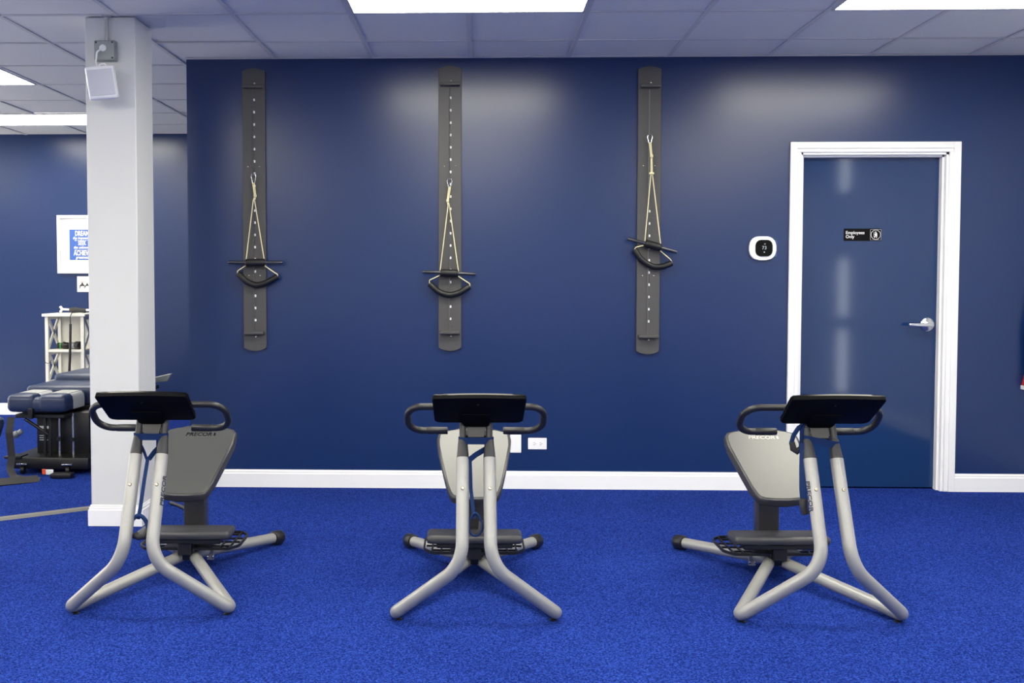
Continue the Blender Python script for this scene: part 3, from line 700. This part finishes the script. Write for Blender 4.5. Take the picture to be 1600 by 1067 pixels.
# white shelf unit with X-braced sides
sx0, sx1, sy0, sy1 = -3.965, -3.60, 2.86, 3.17
su = thing('shelf_unit', 'small cream shelf unit with X braced sides against the alcove wall', 'shelf', (0, 0, 0))
for x in (sx0, sx1-.03):
    for y in (sy0, sy1-.03): part('post', box(NB(), x, x+.03, y, y+.03, 0, .96, .002, 1), 'shelf', su)
part('top', box(NB(), sx0-.02, sx1+.02, sy0-.02, sy1+.01, .96, .985, .003, 1), 'shelf', su)
for z in (.35, .64, .07): part('shelf_board', box(NB(), sx0+.005, sx1-.005, sy0+.005, sy1, z-.011, z+.011, .002, 1), 'shelf', su)
part('back_panel', box(NB(), sx0+.02, sx1-.02, sy1-.014, sy1-.004, .06, .96), 'shelf', su)
for x in (sx0+.008, sx1-.022):
    for z0, z1 in ((.361, .629), (.651, .96), (.081, .339)):
        for a, c in (((sy0+.03, z0), (sy1-.03, z1)), ((sy0+.03, z1), (sy1-.03, z0))):
            part('cross_brace', tube(NB(), [(x+.007, a[0], a[1]), (x+.007, c[0], c[1])], 0, flat=(.034, .012), updir=(0, .7, .7)), 'shelf', su)
        part('side_rail', box(NB(), x, x+.014, sy0+.03, sy1-.03, z1-.03, z1), 'shelf', su)

mg = thing('massage_tool', 'white bone shaped massage tool with black pouch on top of the shelf', 'massage tool', (-3.78, 2.98, 1.002))
b = NB(); rtube(b, [(-.075, 0, .022), (.01, 0, .018)], .010, 12, .004)
for s in (-1, 1): rtube(b, [(-.07, 0, .022), (-.090, .0, .022+s*.028)], .012, 12, .005)
part('bone', b, 'gunwhite', mg)
b = NB(); rtube(b, [(.0, 0, .012), (.05, .0, .020), (.10, .01, .012), (.15, .01, .006)], .022, 12, .008); part('pouch', b, 'strap', mg)
part('tip', rtube(NB(), [(.15, .01, .014), (.19, .01, .014)], .011, 12, .004), 'gunwhite', mg)
for nm_, x0, lab, ringm in (('massage_gun', -3.875, 'black handheld massager with green ring on the middle shelf', 'green'), ('roller_bottle', -3.75, 'grey and black cylinder lying on the middle shelf beside the massager', 'steel')):
    g = thing(nm_, lab, 'massager', (x0, 2.98, .651))
    if ringm == 'green':
        part('body', lathe(NB(), [(.018, 0), (.026, .004), (.028, .03), (.026, .05), (.030, .055), (.032, .10), (.024, .112)], 18, axis_mtx((-.02, -.02, .032), (1, .05, 0))), 'black', g)
        part('ring', lathe(NB(), [(.0285, 0), (.0292, .002), (.0292, .007), (.0285, .009)], 18, axis_mtx((.012, -.0185, .032), (1, .05, 0))), 'green', g)
        part('head', rtube(NB(), [(.045, -.016, .045), (.05, -.016, .068)], .016, 12, .005), 'black', g)
    else:
        part('barrel', lathe(NB(), [(.03, 0), (.033, .004), (.033, .05), (.03, .054)], 18, axis_mtx((-.01, -.02, .034), (1, -.1, 0))), 'galv', g)
        part('cap', lathe(NB(), [(.033, 0), (.037, .004), (.037, .05), (.030, .056), (.022, .050)], 18, axis_mtx((.042, -.026, .038), (.85, -.5, 0))), 'black', g)
cb = thing('hanging_cable', 'dark coiled cable hanging down the front of the shelf unit', 'cable', (-3.70, 2.80, .985))
part('cable', tube(NB(), fillet([(.02, .15, .012), (.004, .03, .012), (.0, .0, -.02), (.0, .0, -.10)], .02, 4), .004, 8), 'strap', cb)
part('sheath', rtube(NB(), [(.0, 0, -.09), (-.003, 0, -.25), (-.010, .0, -.42), (-.018, .0, -.56)], .0115, 12, .004), 'strap', cb)
tube_b = NB(); tube(tube_b, fillet([(-3.86, 2.96, .66), (-3.97, 2.90, .655), (-3.975, 2.84, .62), (-3.965, 2.845, .54), (-3.93, 2.85, .52), (-3.90, 2.852, .56)], .03, 4), .0025, 6)
tag(fin('charging_cord', tube_b, 'strap'), 'thin dark charging cord looping over the left shelf post', 'cable')

# chiropractic table
TB = thing('chiropractic_table', 'navy chiropractic table on a black base behind the column', 'treatment table', (-2.915, .34, 0), math.radians(-1.5))
def cushion(name, x0, x1, y0, y1, z0, z1, m='vinyl', bev=.03, par=TB, label=None): return part(name, box(NB(), x0, x1, y0, y1, z0, z1, bev, 4), m, par, label)
hp = NB()      # split head piece: two lobes joined at the front
box(hp, -.205, -.012, .0, .36, .415, .535, .038, 5); box(hp, .012, .205, .0, .36, .415, .535, .038, 5); box(hp, -.18, .18, .012, .11, .412, .515, .035, 4)
hc = part('head_cushion', hp, 'vinyl', TB)
for s in (-1, 1):
    pb = NB(); arc = []
    for k in range(11):
        a = PI*k/10; arc.append((s*.108+.100*math.cos(a)*(1 if abs(math.cos(a)) < .99 else 1), .5355-.05*(1-math.sin(a))**2.2))
    a0, a1 = (.12, .30)
    vs = [[pb.verts.new((x, y, z+dz)) for x, z in arc] for y, dz in ((a0, .0015), (a1, .0015))]
    for i in range(10): pb.faces.new((vs[0][i], vs[0][i+1], vs[1][i+1], vs[1][i]))
    # run the paper down the outer side
    ed = 0 if s > 0 else 10
    e0, e1 = vs[0][ed], vs[1][ed]; f0 = pb.verts.new(e0.co+Vector((0, 0, -.06))); f1 = pb.verts.new(e1.co+Vector((0, 0, -.06))); pb.faces.new((e0, e1, f1, f0))
    bmesh.ops.solidify(pb, geom=pb.faces[:], thickness=.0012)
    part('paper_strip', pb, 'paper', hc)
cushion('chest_cushion', -.25, .25, .37, .95, .42, .555)
cushion('pelvic_cushion', -.24, .22, .78, 1.30, .49, .60)
cushion('leg_cushion', -.20, .20, 1.31, 1.72, .43, .545)
for s in (-1, 1): part('arm_rest', rtube(NB(), [(s*.27, .02, .385), (s*.32, .02, .22)] if s < 0 else [(s*.30, .30, .36), (s*.24, .26, .26)], .052, 16, .03), 'vinyl', TB)
part('head_carriage', box(NB(), -.155, .185, .03, .33, .375, .400, .004, 1), 'steelblk', TB)
part('head_bracket', box(NB(), -.045, -.015, -.012, .02, .375, .445, .003, 1), 'steelblk', TB)
part('lift_body', box(NB(), -.07, .30, .16, 1.20, .105, .40, .008, 2), 'steelblk', TB)
part('lift_rail', box(NB(), -.22, .24, .34, 1.7, .385, .425, .006, 1), 'steelblk', TB)
part('base_tray', box(NB(), -.19, .36, .00, 1.25, .035, .115, .010, 2), 'steelblk', TB)
part('tray_flap', box(NB(), -.215, -.10, -.015, .10, .105, .122, .004, 1), 'steelblk', TB)
for x, y in ((.115, .11), (.215, .10)):
    rd = part('lift_rod', tube(NB(), [(x, y, .115), (x, y, .40)], .0075, 12), 'steel', TB)
    part('rod_collar', lathe(NB(), [(.012, 0), (.018, .006), (.018, .018), (.010, .026)], 14, Matrix.Translation((x, y, .21))), 'steelblk', rd)
for x in (.04, .075): part('link_bar', box(NB(), x-.008, x+.008, .05, .066, .115, .385, .002, 1), 'steelblk', TB)
part('diagonal_brace', tube(NB(), [(-.10, .06, .365), (.06, .06, .26)], .011, 10), 'steelblk', TB)
part('clamp_knob', lathe(NB(), [(.012, 0), (.018, .004), (.018, .03), (.024, .034), (.024, .06), (.014, .066)], 18, axis_mtx((-.10, .02, .29), (-.75, -.3, -.45))), 'galv', TB)
for dz, w_ in ((.285, .07), (.235, .05), (.220, .05), (.205, .06)): part('rating_label', box(NB(), -.05, -.05+w_, .1585, .1602, dz, dz+(.018 if dz > .25 else .004)), 'paper', TB)
for x in (-.09, .22):
    part('caster', lathe(NB(), [(.02, -.014), (.030, -.010), (.030, .010), (.02, .014)], 18, axis_mtx((x, .0, .031), (1, .2, 0))), 'steelblk', TB)
    part('caster_plate', box(NB(), x-.035, x+.035, -.025, .01, .066, .076, .002, 1), 'steel', TB)
part('cable_tag', box(NB(), .095, .145, -.062, -.052, .012, .045, .002, 1), 'paper', TB, 'white tag')
part('tag_band', box(NB(), .070, .094, -.062, -.052, .012, .048, .002, 1), 'orange', TB, 'orange band')
part('foot_plate', prism(NB(), [(-.07, -.02), (.10, .02), (.06, -.05), (-.07, -.06)], 0, .02, FACING(.27, 1.66, .505), .003, 1), 'galv', TB)

tag(fin('pedal_box', box(NB(), -2.76, -2.62, .195, .27, .002, .033, .006, 2), 'steelblk'), 'low black pedal box on the carpet under the table', 'foot pedal')
sb = tube(NB(), fillet([(-3.03, .24, .40), (-3.035, .22, .30), (-3.03, .24, .14), (-3.04, .23, .06), (-3.0, .20, .010), (-2.86, .13, .006), (-2.80, .14, .006)], .05, 5), 0, flat=(.045, .004), updir=(.9, .4, 0))
tag(fin('webbing_strap', sb, 'strap'), 'black webbing strap hanging from the table to the carpet', 'strap')
sb = tube(NB(), fillet([(-3.45, -.42, .022), (-2.98, -.02, .022), (-2.80, .12, .016)], .1, 4), 0, flat=(.06, .008), updir=(-.5, .6, .55))
tag(fin('floor_strap', sb, 'strap'), 'dark flat strap lying on the carpet at the left edge', 'strap')
# cord cover on the carpet, running under the column side
p0, p1 = Vector((-3.4, -1.46, 0)), Vector((-2.02, -.52, 0)); dr = (p1-p0).normalized(); nn = Vector((-dr.y, dr.x, 0)); b = NB()
pf_ = [(-.040, 0), (-.022, .010), (.022, .010), (.040, 0)]
rr = [[b.verts.new(e+nn*a_+Vector((0, 0, z+.0005))) for a_, z in pf_] for e in (p0, p1)]
for i in range(4): b.faces.new((rr[0][i], rr[0][(i+1) % 4], rr[1][(i+1) % 4], rr[1][i]))
b.faces.new(rr[0]); b.faces.new(rr[1][::-1])
tag(fin('cord_cover', b, 'strip', ang=10), 'grey rubber cord cover strip across the carpet left of the column', 'cord cover')
tag(fin('cable_end', rtube(NB(), [(-1.74, -.50, .011), (-1.66, -.58, .010), (-1.60, -.655, .009)], .009, 10, .003), 'strap'), 'black cable end on the carpet right of the column', 'cable')
